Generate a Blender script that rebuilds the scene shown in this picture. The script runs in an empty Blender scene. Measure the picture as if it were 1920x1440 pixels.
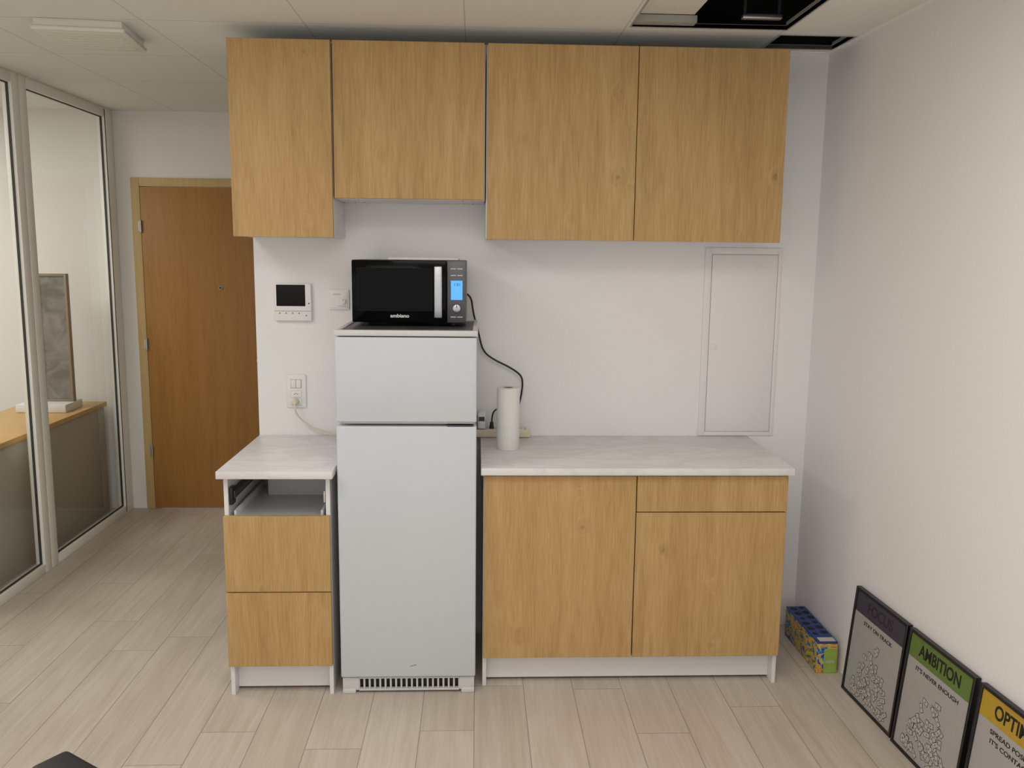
import bpy, bmesh, math, random
from mathutils import Matrix, Vector
random.seed(7)
sc=bpy.context.scene
try:
    sc.view_settings.view_transform='Standard'
except Exception: pass
def srgb(r,g,b):
    f=lambda c:(c/255/12.92) if c/255<=.04045 else ((c/255+.055)/1.055)**2.4
    return (f(r),f(g),f(b),1)
# ---------------------------------------------------------------- materials
def newmat(name):
    m=bpy.data.materials.new(name);m.use_nodes=True
    nt=m.node_tree;b=nt.nodes['Principled BSDF'];return m,nt,b
def plain(name,col,rough=.5,metal=0,noise=.03,nscale=30,bump=0,emis=None,es=0,spec=.5,coat=0):
    m,nt,b=newmat(name)
    b.inputs['Roughness'].default_value=rough;b.inputs['Metallic'].default_value=metal
    b.inputs['Specular IOR Level'].default_value=spec
    b.inputs['Coat Weight'].default_value=coat
    tc=nt.nodes.new('ShaderNodeTexCoord');n=nt.nodes.new('ShaderNodeTexNoise')
    n.inputs['Scale'].default_value=nscale;n.inputs['Detail'].default_value=4
    nt.links.new(tc.outputs['Object'],n.inputs['Vector'])
    r=nt.nodes.new('ShaderNodeValToRGB');r.color_ramp.elements[0].position=.3;r.color_ramp.elements[1].position=.7
    r.color_ramp.elements[0].color=tuple(c*(1-noise) for c in col[:3])+(1,)
    r.color_ramp.elements[1].color=tuple(min(1,c*(1+noise)) for c in col[:3])+(1,)
    nt.links.new(n.outputs['Fac'],r.inputs['Fac']);nt.links.new(r.outputs['Color'],b.inputs['Base Color'])
    if bump:
        bp=nt.nodes.new('ShaderNodeBump');bp.inputs['Strength'].default_value=bump;bp.inputs['Distance'].default_value=.002
        nt.links.new(n.outputs['Fac'],bp.inputs['Height']);nt.links.new(bp.outputs['Normal'],b.inputs['Normal'])
    if emis:
        b.inputs['Emission Color'].default_value=emis;b.inputs['Emission Strength'].default_value=es
    return m
def M_(nt,op,a,b=None,c=None):
    n=nt.nodes.new('ShaderNodeMath');n.operation=op
    for i,v in enumerate((a,b,c)):
        if v is None: continue
        if isinstance(v,(int,float)): n.inputs[i].default_value=v
        else: nt.links.new(v,n.inputs[i])
    return n.outputs[0]
def wood(name,light,mid,dark,rough=.5,sc_=1.0,knots=True,contrast=1.0):
    m,nt,b=newmat(name);N=nt.nodes.new;L=nt.links.new
    b.inputs['Roughness'].default_value=rough;b.inputs['Specular IOR Level'].default_value=.3
    tc=N('ShaderNodeTexCoord');oi=N('ShaderNodeObjectInfo')
    add=N('ShaderNodeVectorMath');add.operation='ADD';L(tc.outputs['Object'],add.inputs[0])
    sc1=N('ShaderNodeVectorMath');sc1.operation='SCALE';sc1.inputs[0].default_value=(7.3,3.1,11.7);L(oi.outputs['Random'],sc1.inputs['Scale'])
    L(sc1.outputs[0],add.inputs[1])
    wv=N('ShaderNodeTexNoise');wv.inputs['Scale'].default_value=22;wv.inputs['Detail'].default_value=3;L(add.outputs[0],wv.inputs['Vector'])
    wsc=N('ShaderNodeVectorMath');wsc.operation='SCALE';wsc.inputs['Scale'].default_value=.035;L(wv.outputs['Color'],wsc.inputs[0])
    wad=N('ShaderNodeVectorMath');wad.operation='ADD';L(add.outputs[0],wad.inputs[0]);L(wsc.outputs[0],wad.inputs[1])
    mk=N('ShaderNodeMapping');mk.inputs['Scale'].default_value=(5.2*sc_,5.2*sc_,4.2*sc_);L(wad.outputs[0],mk.inputs['Vector'])
    vo=N('ShaderNodeTexVoronoi');vo.inputs['Scale'].default_value=1.0;vo.inputs['Randomness'].default_value=1;L(mk.outputs[0],vo.inputs['Vector'])
    kn=N('ShaderNodeMapRange');kn.inputs['From Min'].default_value=.02;kn.inputs['From Max'].default_value=.22;kn.inputs['To Min'].default_value=1;kn.inputs['To Max'].default_value=0
    L(vo.outputs['Distance'],kn.inputs['Value'])
    mp=N('ShaderNodeMapping');mp.inputs['Scale'].default_value=(15*sc_,15*sc_,1.1*sc_);L(add.outputs[0],mp.inputs['Vector'])
    dis=N('ShaderNodeVectorMath');dis.operation='ADD';L(mp.outputs[0],dis.inputs[0])
    kk=N('ShaderNodeVectorMath');kk.operation='SCALE';kk.inputs[0].default_value=(.7,.7,.3) if knots else (0,0,0);L(kn.outputs[0],kk.inputs['Scale']);L(kk.outputs[0],dis.inputs[1])
    n1=N('ShaderNodeTexNoise');n1.inputs['Scale'].default_value=1.0;n1.inputs['Detail'].default_value=6;n1.inputs['Roughness'].default_value=.6;n1.inputs['Distortion'].default_value=1.0
    L(dis.outputs[0],n1.inputs['Vector'])
    mp2=N('ShaderNodeMapping');mp2.inputs['Scale'].default_value=(210*sc_,210*sc_,10*sc_);L(add.outputs[0],mp2.inputs['Vector'])
    n2=N('ShaderNodeTexNoise');n2.inputs['Scale'].default_value=1.0;n2.inputs['Detail'].default_value=4;n2.inputs['Roughness'].default_value=.6;L(mp2.outputs[0],n2.inputs['Vector'])
    s=M_(nt,'ADD',M_(nt,'MULTIPLY',n1.outputs['Fac'],.5),M_(nt,'MULTIPLY',n2.outputs['Fac'],.5))
    r=N('ShaderNodeValToRGB');e=r.color_ramp.elements
    w=.19/contrast
    e[0].position=.5-w;e[0].color=dark;e[1].position=.5+w;e[1].color=light
    x=e.new(.5);x.color=mid
    L(s,r.inputs['Fac'])
    out=r.outputs['Color']
    if knots:
        kn2=N('ShaderNodeMapRange');kn2.inputs['From Min'].default_value=.01;kn2.inputs['From Max'].default_value=.07;kn2.inputs['To Min'].default_value=.5;kn2.inputs['To Max'].default_value=0
        L(vo.outputs['Distance'],kn2.inputs['Value'])
        sep=N('ShaderNodeSeparateColor');L(vo.outputs['Color'],sep.inputs[0])
        g=M_(nt,'GREATER_THAN',sep.outputs[0],.2)
        fac=M_(nt,'MULTIPLY',kn2.outputs[0],g)
        mx=N('ShaderNodeMix');mx.data_type='RGBA';L(fac,mx.inputs[0]);L(out,mx.inputs[6]);mx.inputs[7].default_value=tuple(c*.4 for c in dark[:3])+(1,)
        out=mx.outputs[2]
    L(out,b.inputs['Base Color'])
    return m
OAK=wood('oak_laminate',srgb(203,170,120),srgb(188,153,101),srgb(164,129,80),.5,1.0)
DOORW=wood('door_veneer',srgb(174,128,72),srgb(165,119,63),srgb(153,107,53),.45,1.4,knots=False)
FRAMEW=wood('door_frame_maple',srgb(206,179,128),srgb(198,170,118),srgb(186,157,104),.45,2,knots=False)
DESKW=wood('desk_top_wood',srgb(222,184,120),srgb(214,174,110),srgb(200,158,94),.4,1.5,knots=False)
WALL=plain('wall_plaster',srgb(238,236,236),.85,noise=.01,nscale=120,bump=.2,spec=.2)
WALLD=plain('hall_wall_plaster',srgb(236,234,229),.85,noise=.01,nscale=120,bump=.2,spec=.2)
WHITE=plain('white_melamine',srgb(228,228,227),.4,noise=.01)
FRIDGE=plain('white_enamel',srgb(205,210,215),.32,noise=.01,coat=.15)
FRIDGEP=plain('fridge_plastic',srgb(210,210,208),.45,noise=.02)
PLAST=plain('white_plastic',srgb(234,232,231),.4,noise=.01)
PANELW=plain('panel_white_paint',srgb(234,231,231),.55,noise=.01)
PLASTG=plain('light_grey_plastic',srgb(190,188,184),.45,noise=.01)
VENTW=plain('vent_offwhite',srgb(228,226,216),.5,noise=.01)
BEIGE=plain('beige_plastic',srgb(222,212,188),.45,noise=.01)
BLACK=plain('black_plastic',srgb(18,18,19),.35,noise=.05)
BLACKM=plain('black_matte',srgb(14,14,15),.5,noise=.05,spec=.2)
GLOSS=plain('black_gloss_glass',srgb(5,5,6),.12,noise=.0,spec=.12)
DGREY=plain('dark_grey_metal',srgb(70,70,74),.4,metal=.5,noise=.04)
MGREY=plain('microwave_grey',srgb(92,91,96),.4,metal=.4,noise=.03)
STEEL=plain('brushed_steel',srgb(190,190,192),.3,metal=.9,noise=.04,nscale=80)
ALU=plain('white_aluminium',srgb(250,249,240),.4,noise=.004)
RAIL=plain('ceiling_rail_grey',srgb(165,165,158),.5,noise=.02)
GASK=plain('rubber_gasket',srgb(62,62,58),.6,noise=.05)
LCD=plain('lcd_blue',srgb(70,150,220),.3,noise=.02,emis=srgb(90,170,240),es=.75)
PAPER=plain('paper_towel_paper',srgb(230,228,223),.9,noise=.03,nscale=160,bump=.6)
CARD=plain('cardboard_core',srgb(150,120,88),.85,noise=.05)
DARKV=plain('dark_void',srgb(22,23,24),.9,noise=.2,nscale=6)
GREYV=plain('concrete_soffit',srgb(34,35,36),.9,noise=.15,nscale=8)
SIDEG=plain('sideboard_grey',srgb(186,183,172),.6,noise=.02)
INTG=plain('drawer_grey',srgb(214,215,216),.4,noise=.02)
ARM=plain('chair_black',srgb(14,14,15),.5,noise=.1)
FABRIC=plain('chair_fabric',srgb(24,24,26),.9,noise=.3,nscale=300,bump=.4)
INK=plain('ink_black',srgb(20,20,20),.6,noise=.02)
INKP=plain('ink_dark_violet',srgb(46,42,54),.6,noise=.02)
INKG=plain('ink_grey',srgb(120,120,118),.6,noise=.02)
NOTE=plain('print_note_grey',srgb(186,186,181),.6,noise=.02)
PURP=plain('print_purple',srgb(66,62,76),.5,noise=.03)
GREEN=plain('print_green',srgb(98,124,58),.5,noise=.03)
YEL=plain('print_yellow',srgb(184,150,46),.5,noise=.03)
PRINT=plain('poster_paper',srgb(170,168,166),.5,noise=.02)
CBLUE=plain('carton_blue',srgb(40,66,132),.45,noise=.08)
CGREEN=plain('carton_green',srgb(150,176,80),.5,noise=.08)
CWHITE=plain('carton_white',srgb(204,204,198),.5,noise=.04)
BRONZE=plain('frame_grey_brown',srgb(146,130,110),.5,noise=.04)
def carton_art():
    m,nt,b=newmat('carton_print');N=nt.nodes.new;L=nt.links.new
    tc=N('ShaderNodeTexCoord');v=N('ShaderNodeTexNoise');v.inputs['Scale'].default_value=17;v.inputs['Detail'].default_value=3;v.inputs['Distortion'].default_value=1.8
    L(tc.outputs['Object'],v.inputs['Vector'])
    r=N('ShaderNodeValToRGB');r.color_ramp.interpolation='CONSTANT';e=r.color_ramp.elements
    cols=[(0,srgb(30,70,150)),(.4,srgb(60,140,180)),(.45,srgb(215,180,60)),(.51,srgb(205,110,40)),(.54,srgb(220,190,90)),(.58,srgb(60,120,70)),(.63,srgb(40,90,160)),(.69,srgb(225,195,70))]
    e[0].position=0;e[0].color=cols[0][1];e[1].position=.4;e[1].color=cols[1][1]
    for p,c in cols[2:]:
        x=e.new(p);x.color=c
    L(v.outputs['Fac'],r.inputs['Fac']);L(r.outputs['Color'],b.inputs['Base Color']);b.inputs['Roughness'].default_value=.4
    return m
CART=carton_art()
def marble():
    m,nt,b=newmat('marble_laminate');N=nt.nodes.new;L=nt.links.new
    tc=N('ShaderNodeTexCoord');mp=N('ShaderNodeMapping');mp.inputs['Scale'].default_value=(1.2,3.0,2);mp.inputs['Rotation'].default_value=(0,0,.45)
    L(tc.outputs['Object'],mp.inputs['Vector'])
    n=N('ShaderNodeTexNoise');n.inputs['Scale'].default_value=1.8;n.inputs['Detail'].default_value=6;n.inputs['Distortion'].default_value=1.4;n.inputs['Roughness'].default_value=.55
    L(mp.outputs[0],n.inputs['Vector'])
    d=M_(nt,'ABSOLUTE',M_(nt,'SUBTRACT',n.outputs['Fac'],.5))
    r=N('ShaderNodeValToRGB');e=r.color_ramp.elements;e[0].position=0;e[0].color=srgb(218,216,215);e[1].position=.07;e[1].color=srgb(228,227,227)
    L(d,r.inputs['Fac']);L(r.outputs['Color'],b.inputs['Base Color']);b.inputs['Roughness'].default_value=.38
    return m
MARB=marble()
def floor_mat():
    m,nt,b=newmat('plank_floor');N=nt.nodes.new;L=nt.links.new
    W=.198;LN=1.22
    tc=N('ShaderNodeTexCoord');sp=N('ShaderNodeSeparateXYZ');L(tc.outputs['Object'],sp.inputs[0])
    x=sp.outputs[0];y=sp.outputs[1]
    u=M_(nt,'DIVIDE',M_(nt,'ADD',x,20.03),W);row=M_(nt,'FLOOR',u);fu=M_(nt,'FRACT',u)
    wn=N('ShaderNodeTexWhiteNoise');wn.noise_dimensions='1D';L(row,wn.inputs['W'])
    vv=M_(nt,'ADD',M_(nt,'DIVIDE',M_(nt,'ADD',y,20),LN),wn.outputs['Value']);pid=M_(nt,'FLOOR',vv);fv=M_(nt,'FRACT',vv)
    du=M_(nt,'MULTIPLY',M_(nt,'MINIMUM',fu,M_(nt,'SUBTRACT',1,fu)),W)
    dv=M_(nt,'MULTIPLY',M_(nt,'MINIMUM',fv,M_(nt,'SUBTRACT',1,fv)),LN)
    seam=M_(nt,'LESS_THAN',M_(nt,'MINIMUM',du,dv),.0015)
    cb=N('ShaderNodeCombineXYZ');L(row,cb.inputs[0]);L(pid,cb.inputs[1])
    w2=N('ShaderNodeTexWhiteNoise');w2.noise_dimensions='3D';L(cb.outputs[0],w2.inputs['Vector'])
    cg=N('ShaderNodeCombineXYZ');L(M_(nt,'MULTIPLY',x,60),cg.inputs[0]);L(M_(nt,'MULTIPLY',y,2.6),cg.inputs[1]);L(M_(nt,'MULTIPLY',w2.outputs['Value'],30),cg.inputs[2])
    n=N('ShaderNodeTexNoise');n.inputs['Scale'].default_value=1;n.inputs['Detail'].default_value=7;n.inputs['Distortion'].default_value=.8;n.inputs['Roughness'].default_value=.62;L(cg.outputs[0],n.inputs['Vector'])
    cg2=N('ShaderNodeCombineXYZ');L(M_(nt,'MULTIPLY',x,9),cg2.inputs[0]);L(M_(nt,'MULTIPLY',y,.9),cg2.inputs[1]);L(M_(nt,'MULTIPLY',w2.outputs['Value'],50),cg2.inputs[2])
    n2=N('ShaderNodeTexNoise');n2.inputs['Scale'].default_value=1;n2.inputs['Detail'].default_value=4;n2.inputs['Distortion'].default_value=1.5;L(cg2.outputs[0],n2.inputs['Vector'])
    f=M_(nt,'ADD',M_(nt,'ADD',M_(nt,'MULTIPLY',n.outputs['Fac'],.5),M_(nt,'MULTIPLY',n2.outputs['Fac'],.4)),M_(nt,'MULTIPLY',w2.outputs['Value'],.10))
    r=N('ShaderNodeValToRGB');e=r.color_ramp.elements;e[0].position=.34;e[0].color=srgb(184,171,156);e[1].position=.68;e[1].color=srgb(209,199,187)
    L(f,r.inputs['Fac'])
    mx=N('ShaderNodeMix');mx.data_type='RGBA';L(M_(nt,'MULTIPLY',seam,.6),mx.inputs[0]);L(r.outputs['Color'],mx.inputs[6]);mx.inputs[7].default_value=srgb(108,96,84)
    L(mx.outputs[2],b.inputs['Base Color'])
    b.inputs['Roughness'].default_value=.42;b.inputs['Specular IOR Level'].default_value=.4
    bp=N('ShaderNodeBump');bp.inputs['Strength'].default_value=.4;bp.inputs['Distance'].default_value=.001;L(M_(nt,'SUBTRACT',1,seam),bp.inputs['Height']);L(bp.outputs[0],b.inputs['Normal'])
    return m
FLOOR=floor_mat()
def ceil_mat():
    m,nt,b=newmat('ceiling_tiles');N=nt.nodes.new;L=nt.links.new
    tc=N('ShaderNodeTexCoord');sp=N('ShaderNodeSeparateXYZ');L(tc.outputs['Object'],sp.inputs[0])
    def dist(c,off):
        f=M_(nt,'FRACT',M_(nt,'DIVIDE',M_(nt,'ADD',c,off),.62));return M_(nt,'MULTIPLY',M_(nt,'MINIMUM',f,M_(nt,'SUBTRACT',1,f)),.62)
    dx=dist(sp.outputs[0],.08+6.2);dy=dist(sp.outputs[1],.31+6.2)
    seam=M_(nt,'LESS_THAN',M_(nt,'MINIMUM',dx,dy),.0024)
    n=N('ShaderNodeTexNoise');n.inputs['Scale'].default_value=90;n.inputs['Detail'].default_value=3;L(tc.outputs['Object'],n.inputs['Vector'])
    r=N('ShaderNodeValToRGB');e=r.color_ramp.elements;e[0].position=.3;e[0].color=srgb(233,233,227);e[1].position=.7;e[1].color=srgb(238,238,232);L(n.outputs['Fac'],r.inputs['Fac'])
    mx=N('ShaderNodeMix');mx.data_type='RGBA';L(seam,mx.inputs[0]);L(r.outputs['Color'],mx.inputs[6]);mx.inputs[7].default_value=srgb(206,205,196)
    L(mx.outputs[2],b.inputs['Base Color']);b.inputs['Roughness'].default_value=.9;b.inputs['Specular IOR Level'].default_value=.1
    bp=N('ShaderNodeBump');bp.inputs['Strength'].default_value=.3;bp.inputs['Distance'].default_value=.002;L(M_(nt,'SUBTRACT',1,seam),bp.inputs['Height']);L(bp.outputs[0],b.inputs['Normal'])
    return m
CEIL=ceil_mat()
def glass_mat():
    m=bpy.data.materials.new('window_glass');m.use_nodes=True;nt=m.node_tree;nt.nodes.clear();N=nt.nodes.new;L=nt.links.new
    o=N('ShaderNodeOutputMaterial');mix=N('ShaderNodeMixShader');t=N('ShaderNodeBsdfTransparent');t.inputs[0].default_value=(.92,.94,.925,1)
    g=N('ShaderNodeBsdfGlossy');g.inputs['Roughness'].default_value=.01
    lw=N('ShaderNodeLayerWeight');lw.inputs[0].default_value=.35
    s=M_(nt,'ADD',M_(nt,'MULTIPLY',M_(nt,'POWER',lw.outputs['Facing'],3),.75),.08)
    L(s,mix.inputs[0]);L(t.outputs[0],mix.inputs[1]);L(g.outputs[0],mix.inputs[2]);L(mix.outputs[0],o.inputs[0]);return m
GLASS=glass_mat()
def frost_mat():
    m,nt,b=newmat('frosted_acrylic');b.inputs['Roughness'].default_value=.35
    tc=nt.nodes.new('ShaderNodeTexCoord');n=nt.nodes.new('ShaderNodeTexNoise');n.inputs['Scale'].default_value=8;n.inputs['Distortion'].default_value=1.4;n.inputs['Detail'].default_value=5
    nt.links.new(tc.outputs['Object'],n.inputs['Vector']);r=nt.nodes.new('ShaderNodeValToRGB');e=r.color_ramp.elements
    e[0].position=.35;e[0].color=srgb(112,112,106);e[1].position=.7;e[1].color=srgb(152,152,146)
    nt.links.new(n.outputs['Fac'],r.inputs['Fac']);nt.links.new(r.outputs['Color'],b.inputs['Base Color']);return m
FROST=frost_mat()

# ---------------------------------------------------------------- builders
def rotx90(): return Matrix.Rotation(math.pi/2,4,'X')
class P:
    def __init__(s): s.bm=bmesh.new();s.mats=[]
    def mi(s,m):
        if m not in s.mats: s.mats.append(m)
        return s.mats.index(m)
    def _add(s,t,mat,mx=None,smooth=False):
        k=s.mi(mat)
        for f in t.faces: f.material_index=k;f.smooth=smooth
        if mx: bmesh.ops.transform(t,matrix=mx,verts=t.verts)
        me=bpy.data.meshes.new('t');t.to_mesh(me);t.free();s.bm.from_mesh(me);bpy.data.meshes.remove(me);return s
    def box(s,x0,x1,y0,y1,z0,z1,mat,bev=0,seg=2,mx=None):
        t=bmesh.new();bmesh.ops.create_cube(t,size=1)
        bmesh.ops.transform(t,matrix=Matrix.Translation(((x0+x1)/2,(y0+y1)/2,(z0+z1)/2))@Matrix.Diagonal((abs(x1-x0),abs(y1-y0),abs(z1-z0),1)),verts=t.verts)
        if bev: bmesh.ops.bevel(t,geom=t.edges[:],offset=bev,segments=seg,profile=.5,affect='EDGES')
        return s._add(t,mat,mx,smooth=bool(bev))
    def quad(s,pts,mat):
        t=bmesh.new();t.faces.new([t.verts.new(q) for q in pts]);return s._add(t,mat)
    def cyl(s,c,r,h,axis,mat,r2=None,seg=32,bev=0):
        t=bmesh.new();bmesh.ops.create_cone(t,cap_ends=True,segments=seg,radius1=r,radius2=r if r2 is None else r2,depth=h)
        if bev:
            ed=[e for e in t.edges if any(len(f.verts)>4 for f in e.link_faces)]
            bmesh.ops.bevel(t,geom=ed,offset=bev,segments=2,profile=.5,affect='EDGES')
        rot={'z':Matrix.Identity(4),'y':Matrix.Rotation(math.pi/2,4,'X'),'x':Matrix.Rotation(math.pi/2,4,'Y')}[axis]
        return s._add(t,mat,Matrix.Translation(c)@rot,True)
    def lathe(s,prof,c,mat,seg=40,axis='z'):
        t=bmesh.new();rings=[]
        for r,z in prof:
            rings.append([t.verts.new((r*math.cos(2*math.pi*i/seg),r*math.sin(2*math.pi*i/seg),z)) for i in range(seg)])
        for a,b in zip(rings,rings[1:]):
            for i in range(seg): t.faces.new((a[i],a[(i+1)%seg],b[(i+1)%seg],b[i]))
        bmesh.ops.remove_doubles(t,verts=t.verts,dist=1e-6)
        bmesh.ops.recalc_face_normals(t,faces=t.faces)
        rot={'z':Matrix.Identity(4),'y':Matrix.Rotation(math.pi/2,4,'X')}[axis]
        return s._add(t,mat,Matrix.Translation(c)@rot,True)
    def _obj2(s,ob,mat,mx,smooth):
        bpy.context.scene.collection.objects.link(ob);dg=bpy.context.evaluated_depsgraph_get();dg.update()
        me=bpy.data.meshes.new_from_object(ob.evaluated_get(dg))
        t=bmesh.new();t.from_mesh(me);bpy.data.meshes.remove(me)
        d=ob.data;bpy.data.objects.remove(ob);bpy.data.curves.remove(d)
        return s._add(t,mat,mx,smooth)
    def text(s,body,size,loc,mat,align='CENTER',ext=.0003,mx=None,bold=0,sx=1,rot=None):
        cu=bpy.data.curves.new('t','FONT');cu.body=body;cu.size=size;cu.align_x=align;cu.align_y='CENTER';cu.extrude=ext;cu.offset=bold
        ob=bpy.data.objects.new('t',cu)
        m=Matrix.Translation(loc)@(rot or Matrix.Identity(4))@rotx90()@Matrix.Diagonal((sx,1,1,1))
        if mx: m=mx@m
        return s._obj2(ob,mat,m,False)
    def tube(s,pts,r,mat):
        cu=bpy.data.curves.new('t','CURVE');cu.dimensions='3D';cu.bevel_depth=r;cu.bevel_resolution=3;cu.use_fill_caps=True;cu.resolution_u=8
        sp=cu.splines.new('NURBS');sp.points.add(len(pts)-1);sp.order_u=3;sp.use_endpoint_u=True
        for q,p in zip(sp.points,pts): q.co=(*p,1)
        return s._obj2(bpy.data.objects.new('t',cu),mat,None,True)
    def obj(s,name,parent=None,org=None,label=None,**kw):
        me=bpy.data.meshes.new(name)
        if org is None:
            vs=s.bm.verts;org=(min(v.co.x for v in vs),min(v.co.y for v in vs),min(v.co.z for v in vs))
            if parent is None: org=((min(v.co.x for v in vs)+max(v.co.x for v in vs))/2,(min(v.co.y for v in vs)+max(v.co.y for v in vs))/2,org[2])
        org=Vector(org)
        bmesh.ops.translate(s.bm,verts=s.bm.verts,vec=-org)
        s.bm.to_mesh(me);s.bm.free()
        for m in s.mats: me.materials.append(m)
        me.set_sharp_from_angle(angle=math.radians(40))
        ob=bpy.data.objects.new(name,me);sc.collection.objects.link(ob)
        if parent is not None:
            ob.parent=parent;ob.location=org-WL[parent.name]
        else: ob.location=org
        WL[ob.name]=org
        if label: ob['label']=label
        for k,v in kw.items(): ob[k]=v
        return ob
WL={}
def thing(name,loc,label,cat,**kw):
    e=bpy.data.objects.new(name,None);e.empty_display_size=.1;sc.collection.objects.link(e);e.location=loc;WL[e.name]=Vector(loc)
    e['label']=label;e['category']=cat
    for k,v in kw.items(): e[k]=v
    return e
def struct(p,name,org=(0,0,0),label=None):
    return p.obj(name,None,org,label,kind='structure')

XR=1.484;ZC=2.6;YF=1.92;XG=-2.363
SK=.055                      # the right wall opens slightly towards the viewer
def WX(y): return XR-y*SK
WROT=Matrix.Translation((XR,0,0))@Matrix.Rotation(math.atan(SK),4,'Z')@Matrix.Translation((-XR,0,0))
# ---------------------------------------------------------------- room
p=P();p.box(-5.2,XR+.4,-5.5,YF+.1,-.1,0,FLOOR);struct(p,'floor')
p=P();p.box(-1.0,XR+.05,0,.14,0,ZC+.02,WALL);struct(p,'wall_back')
p=P();p.box(XR,XR+.12,-5.5,.10,0,3.0,WALL,mx=WROT);p.box(XR,XR+.12,.10,YF+.1,0,ZC+.02,WALL);struct(p,'wall_right')
DX0,DX1,DZ=-2.2475,-1.24,2.1865
p=P();p.box(-5.2,DX0+.01,YF,YF+.12,0,ZC+.02,WALLD);p.box(DX1-.01,XR,YF,YF+.12,0,ZC+.02,WALLD);p.box(DX0+.01,DX1-.01,YF,YF+.12,DZ-.01,ZC+.02,WALLD);struct(p,'wall_far')
p=P();p.box(-5.3,-5.2,-5.5,YF+.1,0,ZC+.02,WALLD);struct(p,'wall_left')
H1=(.56,1.165,-.93,-.37);H2=(1.172,1.47,-.29,-.07)
xs=[-5.2,H1[0],H1[1],H2[0],H2[1],XR+.4];ys=[-5.5,H1[2],H1[3],H2[2],H2[3],YF]
p=P()
for i in range(5):
    for j in range(5):
        a,b,c,d=xs[i],xs[i+1],ys[j],ys[j+1]
        if a>=H1[0]-1e-6 and b<=H1[1]+1e-6 and c>=H1[2]-1e-6 and d<=H1[3]+1e-6: continue
        if a>=H2[0]-1e-6 and b<=H2[1]+1e-6 and c>=H2[2]-1e-6 and d<=H2[3]+1e-6: continue
        p.box(a,b,c,d,ZC,ZC+.015,CEIL)
struct(p,'ceiling')
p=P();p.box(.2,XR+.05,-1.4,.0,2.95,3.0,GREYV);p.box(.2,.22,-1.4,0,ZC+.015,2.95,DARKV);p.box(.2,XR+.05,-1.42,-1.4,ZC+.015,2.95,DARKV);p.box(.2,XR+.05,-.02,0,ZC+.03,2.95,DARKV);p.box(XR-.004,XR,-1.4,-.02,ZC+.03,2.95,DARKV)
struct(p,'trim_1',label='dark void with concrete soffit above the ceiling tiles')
p=P()
for h in (H1,H2):
    a,b,c,d=h;t=.006
    p.box(a-t,a,c-t,d+t,ZC-.002,ZC+.03,RAIL);p.box(b,b+t,c-t,d+t,ZC-.002,ZC+.03,RAIL);p.box(a,b,c-t,c,ZC-.002,ZC+.03,RAIL);p.box(a,b,d,d+t,ZC-.002,ZC+.016,RAIL)
struct(p,'trim_2',label='grey metal rails round the ceiling openings')
p=P();p.box(XR-.02,XR,-5.4,0,ZC-.004,ZC,ALU,mx=WROT);p.box(-1.0,XR-.02,-.02,0,ZC-.004,ZC,ALU);struct(p,'trim_3',label='white wall angle along the ceiling')
p=P();p.box(.30,.79,-1.02,-.43,ZC+.032,ZC+.047,CEIL,.002)
p.obj('ceiling_tile',label='loose white ceiling tile pushed aside over an opening',category='ceiling tile')
p=P();p.box(.565,.80,-.428,-.378,ZC+.004,ZC+.012,RAIL,.002);p.box(.565,.80,-.430,-.426,ZC+.004,ZC+.03,RAIL)  # added grey strip, stands in for the lit grey gap beside the tile
p.obj('lit_gap_strip',label='added grey strip imitating the lit gap at the edge of the ceiling opening',category='added strip')
p=P();p.box(.965,1.115,-.465,-.435,2.615,2.632,STEEL,.003);p.box(.97,.98,-.455,-.445,2.63,2.95,DGREY);p.box(1.10,1.11,-.455,-.445,2.63,2.95,DGREY)
p.obj('metal_bracket',label='grey metal hanger bracket inside the ceiling void',category='bracket')

def window(n,y0,y1,bm0,bm1):
    p=P();x0,x1=XG-.03,XG+.02
    p.box(x0,x1,y0,y0+bm0,0,ZC,ALU,.003);p.box(x0,x1,y1-bm1,y1,0,ZC,ALU,.003)
    p.box(x0,x1,y0+bm0,y1-bm1,0,.05,ALU,.003);p.box(x0,x1,y0+bm0,y1-bm1,ZC-.055,ZC,ALU,.003)
    g=.005;a,b,c,d=y0+bm0,y1-bm1,.05,ZC-.055;u,v=XG-.008,XG+.004
    p.box(u,v,a,a+g,c,d,GASK);p.box(u,v,b-g,b,c,d,GASK);p.box(u,v,a,b,c,c+g,GASK);p.box(u,v,a,b,d-g,d,GASK)
    o=struct(p,'window_%d'%n,(XG,y0,0))
    q=P();xx=XG-.002;q.quad([(xx,a+.004,c+.004),(xx,b-.004,c+.004),(xx,b-.004,d-.004),(xx,a+.004,d-.004)],GLASS);q.obj('pane',o)
window(1,.79,1.915,.07,.115)
window(2,-.55,.785,.06,.07)
window(3,-1.9,-.555,.06,.06)
p=P();p.box(XG+.0195,XG+.0215,1.80,1.808,.01,ZC-.01,GASK);struct(p,'trim_4',label='dark joint line in the partition post')

p=P();fw=.055
p.box(DX0,DX0+fw,YF-.015,YF+.1,0,DZ,FRAMEW,.003);p.box(DX1-fw,DX1,YF-.015,YF+.1,0,DZ,FRAMEW,.003);p.box(DX0+fw,DX1-fw,YF-.015,YF+.1,DZ-fw,DZ,FRAMEW,.003)
D=struct(p,'door_1',(DX0,YF,0))
p=P();p.box(DX0+fw+.004,DX1-fw-.004,YF-.02,YF+.02,.008,DZ-fw-.003,DOORW,.002);p.obj('door_leaf',D)
for z in (1.88,1.12,.40):
    p=P();p.cyl((DX0+fw+.002,YF-.027,z),.007,.075,'z',STEEL);p.box(DX0+fw-.014,DX0+fw+.004,YF-.022,YF-.0155,z-.03,z+.03,STEEL);p.obj('hinge',D,label='steel hinge')
p=P();p.cyl((-1.70,YF-.023,1.49),.010,.008,'y',STEEL);p.cyl((-1.70,YF-.0275,1.49),.008,.002,'y',BLACK);p.obj('peephole',D)
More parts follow.
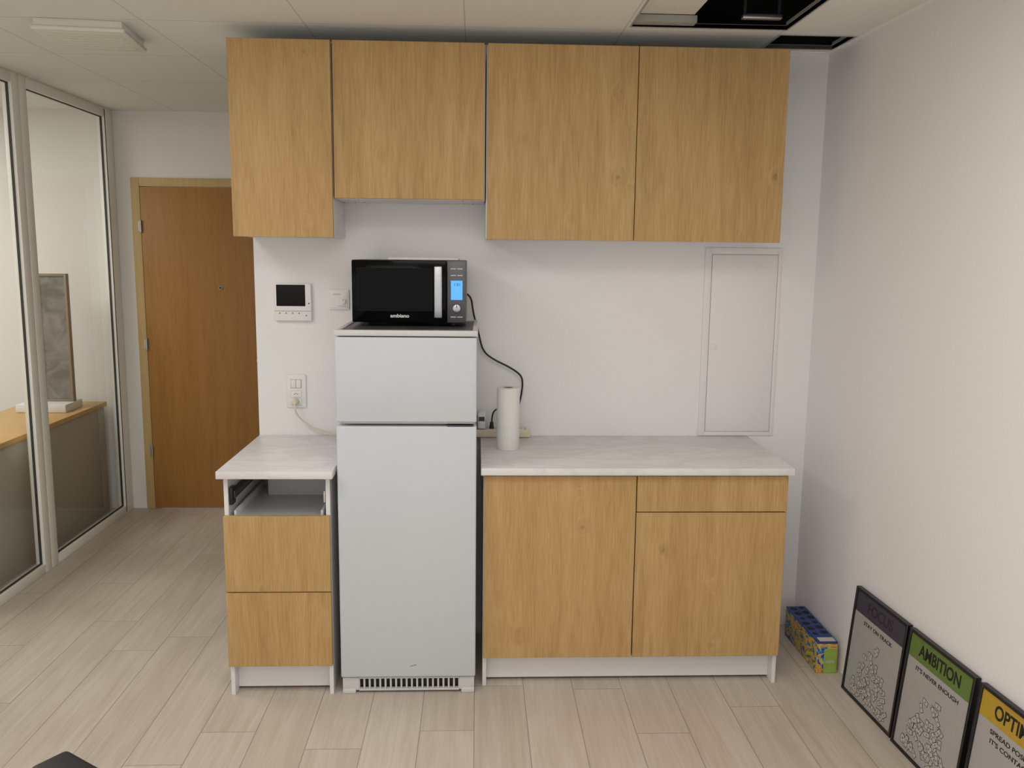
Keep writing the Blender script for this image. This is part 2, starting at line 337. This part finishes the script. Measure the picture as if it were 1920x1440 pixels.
p=P();p.cyl((-1.36,YF-.03,1.02),.024,.02,'y',STEEL);p.cyl((-1.36,YF-.05,1.02),.009,.04,'y',STEEL);p.box(-1.47,-1.35,YF-.078,YF-.06,1.011,1.029,STEEL,.006);p.obj('door_handle',D)

# ---------------------------------------------------------------- side room furniture
sb=thing('sideboard',(-2.72,1.0,0),'grey sideboard with a light wood top behind the glass partition','sideboard')
p=P();p.box(-2.94,-2.475,.15,1.86,0.0,.71,SIDEG,.002);p.obj('body',sb)
p=P();p.box(-2.95,-2.462,.13,1.875,.71,.74,DESKW,.003);p.obj('table_top',sb)
ds=thing('display_stand',(-2.68,1.58,.74),'frosted panel in a thin grey-brown frame on a white base','display stand')
p=P();p.box(-2.83,-2.53,1.45,1.68,.741,.79,PLAST,.004);p.obj('base',ds)
p=P();p.box(-2.705,-2.55,1.585,1.60,.80,1.565,FROST);p.obj('panel',ds)
p=P();p.box(-2.72,-2.705,1.575,1.61,.79,1.58,BRONZE,.002);p.box(-2.55,-2.535,1.575,1.61,.79,1.58,BRONZE,.002);p.box(-2.705,-2.55,1.575,1.61,1.565,1.58,BRONZE,.002);p.box(-2.705,-2.55,1.575,1.61,.79,.803,BRONZE,.002);p.obj('frame',ds)

# ---------------------------------------------------------------- wall cabinets
ZB,ZT,ZM,YU=1.788,2.543,1.9396,-.3065
T=.016
def carcass(p,x0,x1,y0,y1,z0,z1,mid=None,shelf=True):
    p.box(x0,x0+T,y0,y1,z0,z1,WHITE,.0008,1);p.box(x1-T,x1,y0,y1,z0,z1,WHITE,.0008,1)
    p.box(x0+T,x1-T,y0,y1,z0,z0+T,WHITE);p.box(x0+T,x1-T,y0,y1,z1-T,z1,WHITE);p.box(x0+T,x1-T,y1-.006,y1,z0+T,z1-T,WHITE)
    if shelf: p.box(x0+T,x1-T,y0+.02,y1-.006,(z0+z1)/2,(z0+z1)/2+T,WHITE)
def wallcab(x0,x1,z0,doors,label,holes=False):
    c=thing('wall_cabinet',((x0+x1)/2,-.15,z0),label,'cabinet',group='wood-fronted wall cabinets')
    p=P();carcass(p,x0+.001,x1-.001,YU+.02,-.001,z0,ZT-.004)
    if holes:
        for hx in (x0+.05,x0+.09,x1-.09,x1-.05):
            p.cyl((hx,YU+.05,z0-.0004),.004,.001,'z',DGREY,seg=12);p.cyl((hx,-.06,z0-.0004),.004,.001,'z',DGREY,seg=12)
    p.obj('body',c)
    for a,b in doors:
        p=P();p.box(a,b,YU,YU+.018,z0-.002 if not holes else z0+.002,ZT,OAK,.0012,1);p.obj('door',c)
    return c
wallcab(-1.0013,-.6020,ZB,[(-1.0013,-.6045)],'narrow oak-fronted wall cabinet with one tall door')
wallcab(-.599,.0015,ZM,[(-.5965,-.0035)],'short oak-fronted wall cabinet above the fridge',True)
wallcab(.004,1.2075,ZB,[(.0105,.6045),(.6075,1.2085)],'wide oak-fronted wall cabinet with two doors')

# ---------------------------------------------------------------- base cabinet
YB=-.5834;ZD=.8761;ZK=.1272;HT=.9144
bc=thing('base_cabinet',(.6,-.3,0),'wide oak-fronted base cabinet with two doors and a drawer','cabinet')
p=P();yb=YB+.02;yk=-.03
p.box(0,T,yb,yk,0,HT-.03,WHITE,.0008,1);p.box(1.2-T,1.2,yb,yk,0,HT-.03,WHITE,.0008,1);p.box(.592,.608,yb+.02,yk,ZK,HT-.03,WHITE)
p.box(T,1.2-T,yb,yk,ZK-.01,ZK+.006,WHITE);p.box(T,1.2-T,yk-.006,yk,ZK,HT-.03,WHITE);p.box(T,1.2-T,yb,yb+.08,HT-.046,HT-.03,WHITE)
p.box(T,1.2-T,yb+.045,yb+.061,.012,ZK-.01,WHITE,.001,1)
p.obj('body',bc)
p=P();p.box(.003,.598,YB,YB+.018,ZK,ZD,OAK,.0012,1);p.obj('door',bc)
p=P();p.box(.602,1.2,YB,YB+.018,ZK,.7285,OAK,.0012,1);p.obj('door',bc)
dr=P();dr.box(.602,1.2,YB,YB+.018,.7325,ZD,OAK,.0012,1);dr=dr.obj('drawer',bc)
p=P();p.box(-.010,1.213,-.6124,-.002,HT-.029,HT,MARB,.0025,2);p.obj('worktop',label='white marble-look laminate worktop on the wide base cabinet',category='worktop')

# ---------------------------------------------------------------- drawer cabinet
dL=-.0557;XL0=-.986;XL1=-.586;YL=YB+dL;yl=YL+.02
dc=thing('drawer_cabinet',((XL0+XL1)/2,-.35,0),'narrow oak-fronted drawer cabinet with its top drawer front missing','cabinet')
p=P();yk=-.06
p.box(XL0,XL0+T,yl,yk,0,HT-.03,WHITE,.0008,1);p.box(XL1-T,XL1,yl,yk,0,HT-.03,WHITE,.0008,1)
p.box(XL0+T,XL1-T,yl,yk,ZK-.01,ZK+.006,WHITE);p.box(XL0+T,XL1-T,yk-.006,yk,ZK,HT-.03,WHITE);p.box(XL0+T,XL1-T,yl,yl+.06,HT-.040,HT-.03,WHITE)
p.box(XL0+T,XL1-T,yl+.045,yl+.061,.012,ZK-.01,WHITE,.001,1)
p.obj('body',dc)
for z0,z1 in ((ZK,.428),(.432,.733)):
    p=P();p.box(XL0-.001,XL1,YL,YL+.018,z0,z1,OAK,.0012,1)
    a,b=XL0+T+.012,XL1-T-.012
    p.box(a,a+.012,yl,-.12,z0+.04,z0+.16,INTG);p.box(b-.012,b,yl,-.12,z0+.04,z0+.16,INTG);p.box(a,b,-.132,-.12,z0+.04,z0+.16,INTG);p.box(a,b,yl,-.12,z0+.03,z0+.04,INTG)
    p.obj('drawer',dc)
p=P();a,b=XL0+T+.014,XL1-T-.014
p.box(a,a+.010,-.60,-.16,.70,.745,INTG,.002);p.box(b-.010,b,-.60,-.16,.70,.745,INTG,.002);p.box(a+.05,b-.010,-.262,-.250,.71,.795,INTG,.001,1);p.box(a+.010,b-.010,-.60,-.16,.704,.712,INTG)
tr=p.obj('drawer',dc,label='open light grey drawer box without a front')
p=P();xx=XL0+T;p.box(xx,xx+.022,yl+.02,-.12,.792,.822,DGREY,.003);p.box(xx+.002,xx+.016,yl+.005,yl+.05,.77,.838,BLACK,.003);p.obj('drawer_runner',dc,label='dark metal drawer runner')
p=P();xx=XL1-T-.012;p.box(xx,xx+.012,yl+.01,-.12,.792,.815,DGREY,.003);p.box(xx+.002,xx+.010,yl+.005,yl+.03,.78,.825,PLASTG,.002);p.obj('drawer_runner',dc,label='dark metal drawer runner')
p=P();p.box(-1.0,-.568,-.668,-.002,HT-.029,HT,MARB,.0025,2);p.obj('worktop',label='short white marble-look worktop on the drawer cabinet',category='worktop')

# ---------------------------------------------------------------- fridge
FX0,FX1,FY,FH=-.556,-.028,-.628,1.443
fr=thing('fridge',((FX0+FX1)/2,-.35,0),'tall white fridge freezer with two plain doors and floor grille','fridge')
p=P();p.box(FX0+.004,FX1-.004,FY+.052,-.06,.06,FH-.022,FRIDGE,.004);p.obj('body',fr)
p=P();p.box(FX0,FX1,FY,FY+.048,1.096,FH-.026,FRIDGE,.006,3);p.box(FX0+.02,FX1-.012,FY+.006,FY+.05,1.090,1.0965,PLASTG,.001,1);p.obj('door',fr,label='white freezer door')
p=P();p.box(FX0,FX1,FY,FY+.048,.072,1.080,FRIDGE,.006,3);p.box(FX1-.11,FX1-.012,FY+.001,FY+.045,1.0805,1.086,DGREY,.001,1)
p.tube([(-.285,FY-.0004,.118),(-.275,FY-.0004,.120),(-.266,FY-.0004,.122),(-.260,FY-.0004,.125)],.0007,DGREY)
p.obj('door',fr,label='tall white fridge door')
p=P();z0=FH-.022
p.box(FX0-.004,FX1+.004,FY+.004,FY+.030,z0,FH,FRIDGEP,.004);p.box(FX0-.004,FX0+.016,FY+.03,-.06,z0,FH,FRIDGEP,.004);p.box(FX1-.016,FX1+.004,FY+.03,-.06,z0,FH,FRIDGEP,.004);p.box(FX0+.016,FX1-.016,-.08,-.06,z0,FH,FRIDGEP,.004)
p.box(FX0+.012,FX1-.012,FY+.028,-.07,z0,FH-.005,MGREY,.001,1)
p.obj('top_panel',fr,label='white rimmed top panel with grey inlay')
p=P();gx0,gx1=-.488,-.092
p.box(FX0+.004,gx0,FY+.012,FY+.05,0.012,.066,FRIDGEP,.004);p.box(gx1,FX1-.004,FY+.012,FY+.05,0.012,.066,FRIDGEP,.004)
p.box(gx0,gx1,FY+.014,FY+.03,.060,.066,FRIDGEP);p.box(gx0,gx1,FY+.014,FY+.03,.010,.018,FRIDGEP);p.box(gx0,gx1,FY+.034,FY+.05,.012,.062,BLACK)
n=19
for i in range(n+1):
    xx=gx0+(gx1-gx0)*i/n;p.box(xx-.0036,xx+.0036,FY+.014,FY+.032,.018,.060,FRIDGEP,.001,1)
p.obj('vent_grille',fr)
for xx in (FX0+.03,FX1-.03):
    p=P();p.box(xx-.026,xx+.026,FY+.008,FY+.06,0,.02,FRIDGEP,.004);p.obj('foot',fr)
for xx in (FX0+.04,FX1-.04):
    p=P();p.cyl((xx,-.11,.03),.018,.06,'z',BLACK);p.obj('foot',fr,label='black rear foot')
p=P();p.tube([(-.832,-.030,1.068),(-.830,-.055,1.055),(-.825,-.05,1.02),(-.80,-.035,.985),(-.76,-.03,.955),(-.70,-.03,.935),(-.64,-.03,.924),(-.58,-.035,.922),(-.54,-.04,.93)],.0038,BEIGE)
p.lathe([(0,0),(.014,0),(.016,.006),(.014,.02),(.007,.03),(0,.03)],(-.832,-.0125,1.068),BEIGE,axis='y')
p.obj('power_cord',fr,label='beige power cord with plug')

# ---------------------------------------------------------------- microwave
mx0,mx1,my,mz0,mz1=-.522,-.072,-.40,1.455,1.700
mw=thing('microwave',((mx0+mx1)/2,-.24,FH),'black and dark grey microwave oven with blue display on the fridge','microwave')
p=P();p.box(mx0,mx1,my+.03,-.07,mz0,mz1,MGREY,.004)
for xx in (mx0+.05,mx1-.05):
    for yy in (my+.06,-.11): p.cyl((xx,yy,(FH+mz0)/2-.001),.014,mz0-FH,'z',BLACK)
for i in range(8): p.box(mx0+.07+i*.03,mx0+.09+i*.03,-.16,-.12,mz1-.001,mz1+.0004,BLACKM)
p.obj('body',mw)
xd=-.149
p=P();p.box(mx0,xd,my,my+.029,mz0,mz1,GLOSS,.005,2)
p.box(mx0+.022,xd-.055,my-.0008,my+.004,mz0+.045,mz1-.03,BLACKM,.0003,1);p.box(mx0+.024,xd-.057,my-.0012,my+.004,mz0+.047,mz1-.032,GLOSS,.0003,1)
p.text('ambiano',.019,(-.334,my-.0005,1.481),PLAST,bold=.0005,sx=1.15)
md=p.obj('door',mw)
p=P();p.box(-.197,-.166,my-.030,my-.018,1.475,1.678,STEEL,.004,3);p.box(-.189,-.174,my-.02,my,1.49,1.51,STEEL);p.box(-.189,-.174,my-.02,my,1.645,1.665,STEEL);p.obj('handle',md,label='brushed steel vertical handle')
p=P();p.box(xd+.002,mx1,my,my+.029,mz0,mz1,MGREY,.004,2);cp=p.obj('control_panel',mw)
p=P();p.box(-.132,-.086,my-.002,my+.004,1.546,1.622,LCD,.001,1);p.text('1:01',.016,(-.107,my-.0022,1.606),INK);p.obj('display',cp,label='lit blue display showing time')
p=P();p.cyl((-.109,my-.008,1.513),.0155,.016,'y',STEEL,bev=.002);p.box(-.1105,-.1075,my-.0172,my-.015,1.515,1.527,DGREY);p.obj('knob',cp,label='brushed steel knob')
for z in (1.668,1.642,1.478):
    for a,b in ((-.133,-.111),(-.107,-.085)):
        p=P();p.box(a,b,my-.002,my+.003,z-.0025,z+.0025,PLASTG,.001,1);p.obj('button',cp)
p=P();p.tube([(-.09,-.068,1.56),(-.055,-.05,1.555),(-.045,-.045,1.47),(-.02,-.035,1.38),(-.002,-.03,1.30),(.05,-.03,1.262),(.11,-.03,1.235),(.165,-.03,1.20),(.178,-.03,1.17),(.172,-.03,1.10),(.15,-.03,1.02),(.13,-.03,.985)],.0042,BLACK)
p.cyl((.13,-.03,.968),.013,.034,'z',BLACK);p.obj('power_cord',mw,label='black power cord')
p=P();p.box(-.385,-.105,-.33,-.12,mz1+.001,mz1+.004,PLASTG,.001,1);p.box(-.385,-.105,-.332,-.326,mz1+.001,mz1+.009,PLAST,.001,1);p.box(-.385,-.105,-.124,-.118,mz1+.001,mz1+.009,PLAST,.001,1);p.box(-.387,-.381,-.33,-.12,mz1+.001,mz1+.009,PLAST,.001,1);p.box(-.109,-.103,-.33,-.12,mz1+.001,mz1+.009,PLAST,.001,1)
p.obj('tray',label='flat white tray lying on the microwave',category='tray')

# ---------------------------------------------------------------- counter items
pt=thing('paper_towel_roll',(.104,-.27,HT),'white paper towel roll standing upright on the worktop','paper towel')
p=P();R_,H_=.0475,.262;z=HT+.0005
p.lathe([(.021,0),(R_-.002,0),(R_,.003),(R_,H_-.003),(R_-.002,H_),(.021,H_),(.021,0)],(.104,-.27,z),PAPER,seg=56)
p.box(.104+R_-.004,.104+R_+.0012,-.272,-.25,z+.004,z+H_-.004,PAPER,.0005,1)
p.obj('roll',pt)
p=P();p.lathe([(.018,0),(.0205,0),(.0205,H_-.001),(.018,H_-.001),(.018,0)],(.104,-.27,z),CARD);p.obj('core',pt,label='brown cardboard core')
ps=thing('power_strip',(.08,-.035,HT),'beige power strip lying against the wall on the worktop','power strip')
p=P();p.box(-.05,.212,-.055,-.008,HT+.0005,HT+.036,BEIGE,.006,3);p.obj('body',ps)
for xx in (.04,.085,.17):
    p=P();p.cyl((xx,-.031,HT+.0365),.017,.003,'z',PLAST);
    for d in (-.006,0,.006): p.cyl((xx+d,-.031+(.003 if d==0 else 0),HT+.0383),.002,.001,'z',BLACK,seg=10)
    p.obj('socket',ps)
p=P();p.box(.192,.204,-.046,-.018,HT+.035,HT+.041,PLAST,.002);p.obj('switch',ps)
p=P();p.cyl((.040,-.031,HT+.053),.011,.03,'z',BLACK,r2=.007);p.tube([(.040,-.031,HT+.065),(.041,-.031,HT+.10),(.055,-.035,HT+.125),(.08,-.03,HT+.13),(.11,-.02,HT+.12),(.13,-.015,HT+.08),(.15,-.012,HT+.045)],.0035,BLACK)
p.obj('cord',ps,label='black cord and plug')
ad=P();ad.box(-.022,.012,-.052,-.010,HT+.040,HT+.115,PLAST,.005,2);ad.box(-.018,.008,-.0525,-.05,HT+.075,HT+.095,DGREY)
ad.obj('power_adapter',label='small white power adapter plugged into the power strip',category='adapter')

# ---------------------------------------------------------------- wall items
ic=thing('video_intercom',(-.83,-.0,1.43),'white wall-mounted video intercom with black screen','intercom')
p=P();p.box(-.912,-.752,-.022,-.001,1.428,1.592,PLAST,.005,3);p.box(-.912,-.752,-.0235,-.0215,1.470,1.473,PLASTG)
p.text('· · ·',.012,(-.83,-.0225,1.442),INKG)
p.obj('body',ic)
p=P();p.box(-.903,-.778,-.0245,-.020,1.493,1.586,BLACKM,.002,2);p.obj('screen',ic)
for i,xx in enumerate((-.89,-.862,-.834,-.806,-.775)):
    p=P();p.cyl((xx,-.0225,1.462 if i<4 else 1.452),.003,.0015,'y',INKG,seg=16);p.obj('button',ic)
p=P();p.cyl((-.763,-.0225,1.505),.003,.0015,'y',DGREY,seg=12);p.obj('indicator',ic)
tm=thing('thermostat',(-.63,0,1.48),'square white wall thermostat with a small round dial','thermostat')
p=P();p.box(-.676,-.590,-.010,-.001,1.478,1.566,PLAST,.003,2);p.box(-.668,-.598,-.013,-.009,1.486,1.558,PLAST,.0015,2)
for z in (1.548,1.545): p.box(-.66,-.625,-.0134,-.0125,z-.0008,z+.0002,INKG)
p.text('5 10 15 20 25',.006,(-.62,-.0132,1.494),INKG);p.obj('plate',tm)
p=P();p.cyl((-.615,-.017,1.515),.0115,.009,'y',PLAST,bev=.001);p.box(-.616,-.614,-.0222,-.021,1.517,1.525,INKG);p.obj('dial',tm)
wo=thing('wall_outlet',(-.83,0,1.04),'white wall switch and socket plate with a plug in it','wall outlet')
p=P();p.box(-.873,-.787,-.009,-.001,1.040,1.188,PLAST,.003,2);p.box(-.854,-.806,-.0115,-.008,1.128,1.168,PLASTG,.001,1);p.obj('plate',wo)
for a,b in ((-.852,-.831),(-.829,-.808)):
    p=P();p.box(a,b,-.015,-.010,1.130,1.166,PLAST,.002,2);p.obj('switch',wo)
for z in (1.102,1.066):
    p=P();p.box(-.855,-.807,-.0125,-.008,z-.0155,z+.0155,PLAST,.004,2)
    if z>1.08:
        for d in (-.007,0,.007): p.cyl((-.831+d,-.0127,z+(.003 if d==0 else 0)),.002,.0006,'y',BLACK,seg=10)
    p.obj('socket',wo)
ep=thing('electrical_panel',(1.155,0,.92),'white flush electrical cupboard with a round lock in the wall','electrical panel')
p=P();x0,x1,z0,z1=.983,1.328,.917,1.766;a,b,c,d=1.013,1.312,.935,1.738
p.box(x0,a,-.006,-.001,z0,z1,PANELW,.001);p.box(b,x1,-.006,-.001,z0,z1,PANELW,.001);p.box(a,b,-.006,-.001,z0,c,PANELW,.001);p.box(a,b,-.006,-.001,d,z1,PANELW,.001);p.box(a-.002,b+.002,-.002,-.001,c-.002,d+.002,PLASTG)
p.obj('frame',ep)
p=P();p.box(a+.0022,b-.0022,-.0075,-.0025,c+.0022,d-.0022,PANELW,.001);pd=p.obj('door',ep)
p=P();p.cyl((1.036,-.0085,1.325),.016,.003,'y',PANELW,bev=.0008);p.cyl((1.036,-.0105,1.325),.0115,.003,'y',PANELW,bev=.0008);p.obj('lock',pd)

# ceiling device
cv=thing('ceiling_vent',(-1.58,-.18,2.5995),'flat white square ceiling vent hanging just under the tiles','vent')
mm=Matrix.Translation((-1.58,-.14,0))@Matrix.Rotation(math.radians(6),4,'Z')
p=P();p.box(-.17,.17,-.17,.17,2.556,2.572,VENTW,.006,3,mx=mm);p.box(-.16,.16,-.16,.16,2.572,2.5995,VENTW,.002,mx=mm)
for i in range(7): p.box(-.15,.14,-.14+i*.042,-.118+i*.042,2.554,2.5565,VENTW,.001,1,mx=mm)
p.obj('housing',cv)
p=P()
for i in range(3): p.box(.165,.1715,-.15+i*.105,-.15+i*.105+.09,2.560,2.568,PLASTG,.001,1,mx=mm)
p.obj('grille',cv)

# ---------------------------------------------------------------- carton
ct=thing('bottle_carton',(1.45,-.29,0),'blue and yellow printed cardboard bottle carton with holes on top','carton')
cx0,cx1,cy0,cy1,ch=1.402,1.488,-.485,-.11,.138
p=P();p.box(cx0,cx1,cy0,cy1,0.0005,ch-.008,CART,.002);p.box(cx0+.03,cx1+.0004,cy0-.0006,cy0+.002,.001,ch-.03,CGREEN)
p.text('100%',.018,((cx0+cx1)/2+.012,cy0-.0008,.05),CWHITE)
p.obj('body',ct)
p=P();p.box(cx0,cx1,cy0,cy1,ch-.008,ch,CBLUE,.002);p.box(cx0+.012,cx1-.006,cy0+.008,cy0+.045,ch-.001,ch+.0006,CWHITE)
rr=random.Random(4)
for i in range(6):
    for j in range(2):
        p.cyl((cx0+.023+j*.042+rr.uniform(-.003,.003),cy0+.083+i*.052+(.012 if j else 0),ch+.0002),.0165 if (i+j)%3 else .012,.0008,'z',INK,seg=24)
p.obj('lid',ct)

# ---------------------------------------------------------------- posters
def poster(xb,yb,header,title,tcol,subs,seed,label,W=.375,H=.435):
    e=thing('framed_poster',(xb,yb,0),label,'framed poster',group='framed posters leaning on the wall')
    zero=Vector((0,0,0));WL[e.name]=zero
    lean=math.asin((WX(yb)-.003-xb-.02)/H) ;e.rotation_euler=(-lean,0,-math.pi/2+math.atan(SK))
    t=.011
    p=P();p.box(0,t,0,.02,0,H,BLACK,.001,1);p.box(W-t,W,0,.02,0,H,BLACK,.001,1);p.box(t,W-t,0,.02,0,t,BLACK,.001,1);p.box(t,W-t,0,.02,H-t,H,BLACK,.001,1);p.box(t,W-t,.014,.019,t,H-t,BLACKM)
    p.obj('frame',e,(0,0,0))
    p=P();p.box(t,W-t,.006,.012,t,H-t,PRINT)
    hz=H-.095
    p.box(t,W-t,.0055,.0062,hz,H-t,header)
    p.text(title,.060,(W/2,.0052,(hz+H-t)/2-.002),tcol,bold=.0014,sx=.98 if len(title)<7 else .84)
    for i,s in enumerate(subs): p.text(s,.0205,(W/2,.0056,hz-.026-i*.028),INK,sx=1.3,bold=.0003)
    rnd=random.Random(seed)
    for i in range(70):
        zz=.03+abs(rnd.gauss(0,.085));zz=min(zz,.25);sp=.155*(1-zz/.32)
        xx=W/2+rnd.uniform(-sp,sp);an=rnd.uniform(0,3.14)
        mm=Matrix.Translation((xx,0,zz))@Matrix.Rotation(an,4,'Y')
        y=.0057-i*.00001
        p.box(-.016,.016,y-.00001,.0062,-.009,.009,INK,mx=mm);p.box(-.0143,.0143,y-.0001,.0062,-.0073,.0073,NOTE,mx=mm);p.cyl((xx,y-.0001,zz),.0035,.0003,'y',INKG,seg=10)
    p.obj('print',e,(0,0,0))
    return e
poster(1.458,-.605,PURP,'FOCUS',INKP,['STAY ON TRACK'],1,'black framed poster with dark purple-grey header reading stay on track')
poster(1.474,-.995,GREEN,'AMBITION',INK,["IT'S NEVER ENOUGH"],2,'black framed poster with green header reading ambition')
poster(1.494,-1.395,YEL,'OPTIMISM',INK,['SPREAD POSITIVITY',"IT'S CONTAGIOUS"],3,'black framed poster with yellow header reading optimism')

# ---------------------------------------------------------------- office chair (only an armrest reaches into view)
oc=thing('office_chair',(-.955,-2.11,0),'black office chair with padded armrest','office chair')
p=P();p.box(-.99,-.90,-2.42,-2.125,.628,.662,ARM,.016,5);p.obj('armrest',oc)
p=P();p.tube([(-.945,-2.24,.635),(-.945,-2.25,.56),(-.96,-2.27,.44),(-1.02,-2.30,.415)],.016,ARM);p.obj('arm_support',oc)
p=P();p.box(-1.42,-.99,-2.58,-2.12,.43,.50,FABRIC,.03,4);p.obj('seat',oc)
p=P();p.box(-1.41,-1.02,-2.68,-2.61,.50,.86,FABRIC,.03,4);p.box(-1.24,-1.18,-2.66,-2.58,.42,.56,ARM,.008,2);p.obj('backrest',oc)
p=P();p.cyl((-1.21,-2.35,.25),.028,.38,'z',BLACK);p.obj('gas_column',oc)
p=P()
for i in range(5):
    an=i*2*math.pi/5+.3;mm=Matrix.Translation((-1.21,-2.35,0))@Matrix.Rotation(an,4,'Z')
    p.box(0,.29,-.02,.02,.065,.09,BLACK,.006,2,mx=mm);p.cyl((-1.21+.28*math.cos(an),-2.35+.28*math.sin(an),.0305),.03,.03,'x',BLACK,seg=20)
p.obj('base',oc)
oc.rotation_euler=(0,0,math.radians(55))

# ---------------------------------------------------------------- lights
def area(loc,sx,sy,pw,col,rot=(0,0,0)):
    l=bpy.data.lights.new('ceiling_light','AREA');l.shape='RECTANGLE';l.size=sx;l.size_y=sy;l.energy=pw;l.color=col
    o=bpy.data.objects.new('ceiling_light',l);o.location=loc;o.rotation_euler=rot;sc.collection.objects.link(o)
warm=(1,.965,.925)
area((.2,-2.4,2.585),1.8,1.0,22,warm)
area((-.9,-4.0,2.585),1.8,1.0,20,warm)
area((-1.7,-1.6,2.585),.6,.6,12,warm)
area((-3.7,.4,2.585),1.2,1.2,40,(1,.985,.96))
w=bpy.data.worlds.new('w');sc.world=w;w.use_nodes=True;bg=w.node_tree.nodes['Background'];bg.inputs[0].default_value=(1,.975,.95,1);bg.inputs[1].default_value=1.0

# ---------------------------------------------------------------- camera
yaw,pit,rol,f=-0.0415,-0.1489,0.0110,1622.98
cam=bpy.data.cameras.new('camera');co=bpy.data.objects.new('camera',cam);sc.collection.objects.link(co)
cam.sensor_fit='HORIZONTAL';cam.sensor_width=36;cam.lens=f*36/1920;cam.clip_start=.05
co.matrix_world=Matrix.Translation((-.0291,-3.8485,1.7280))@Matrix.Rotation(yaw,4,'Z')@Matrix.Rotation(math.pi/2+pit,4,'X')@Matrix.Rotation(rol,4,'Z')
sc.camera=co
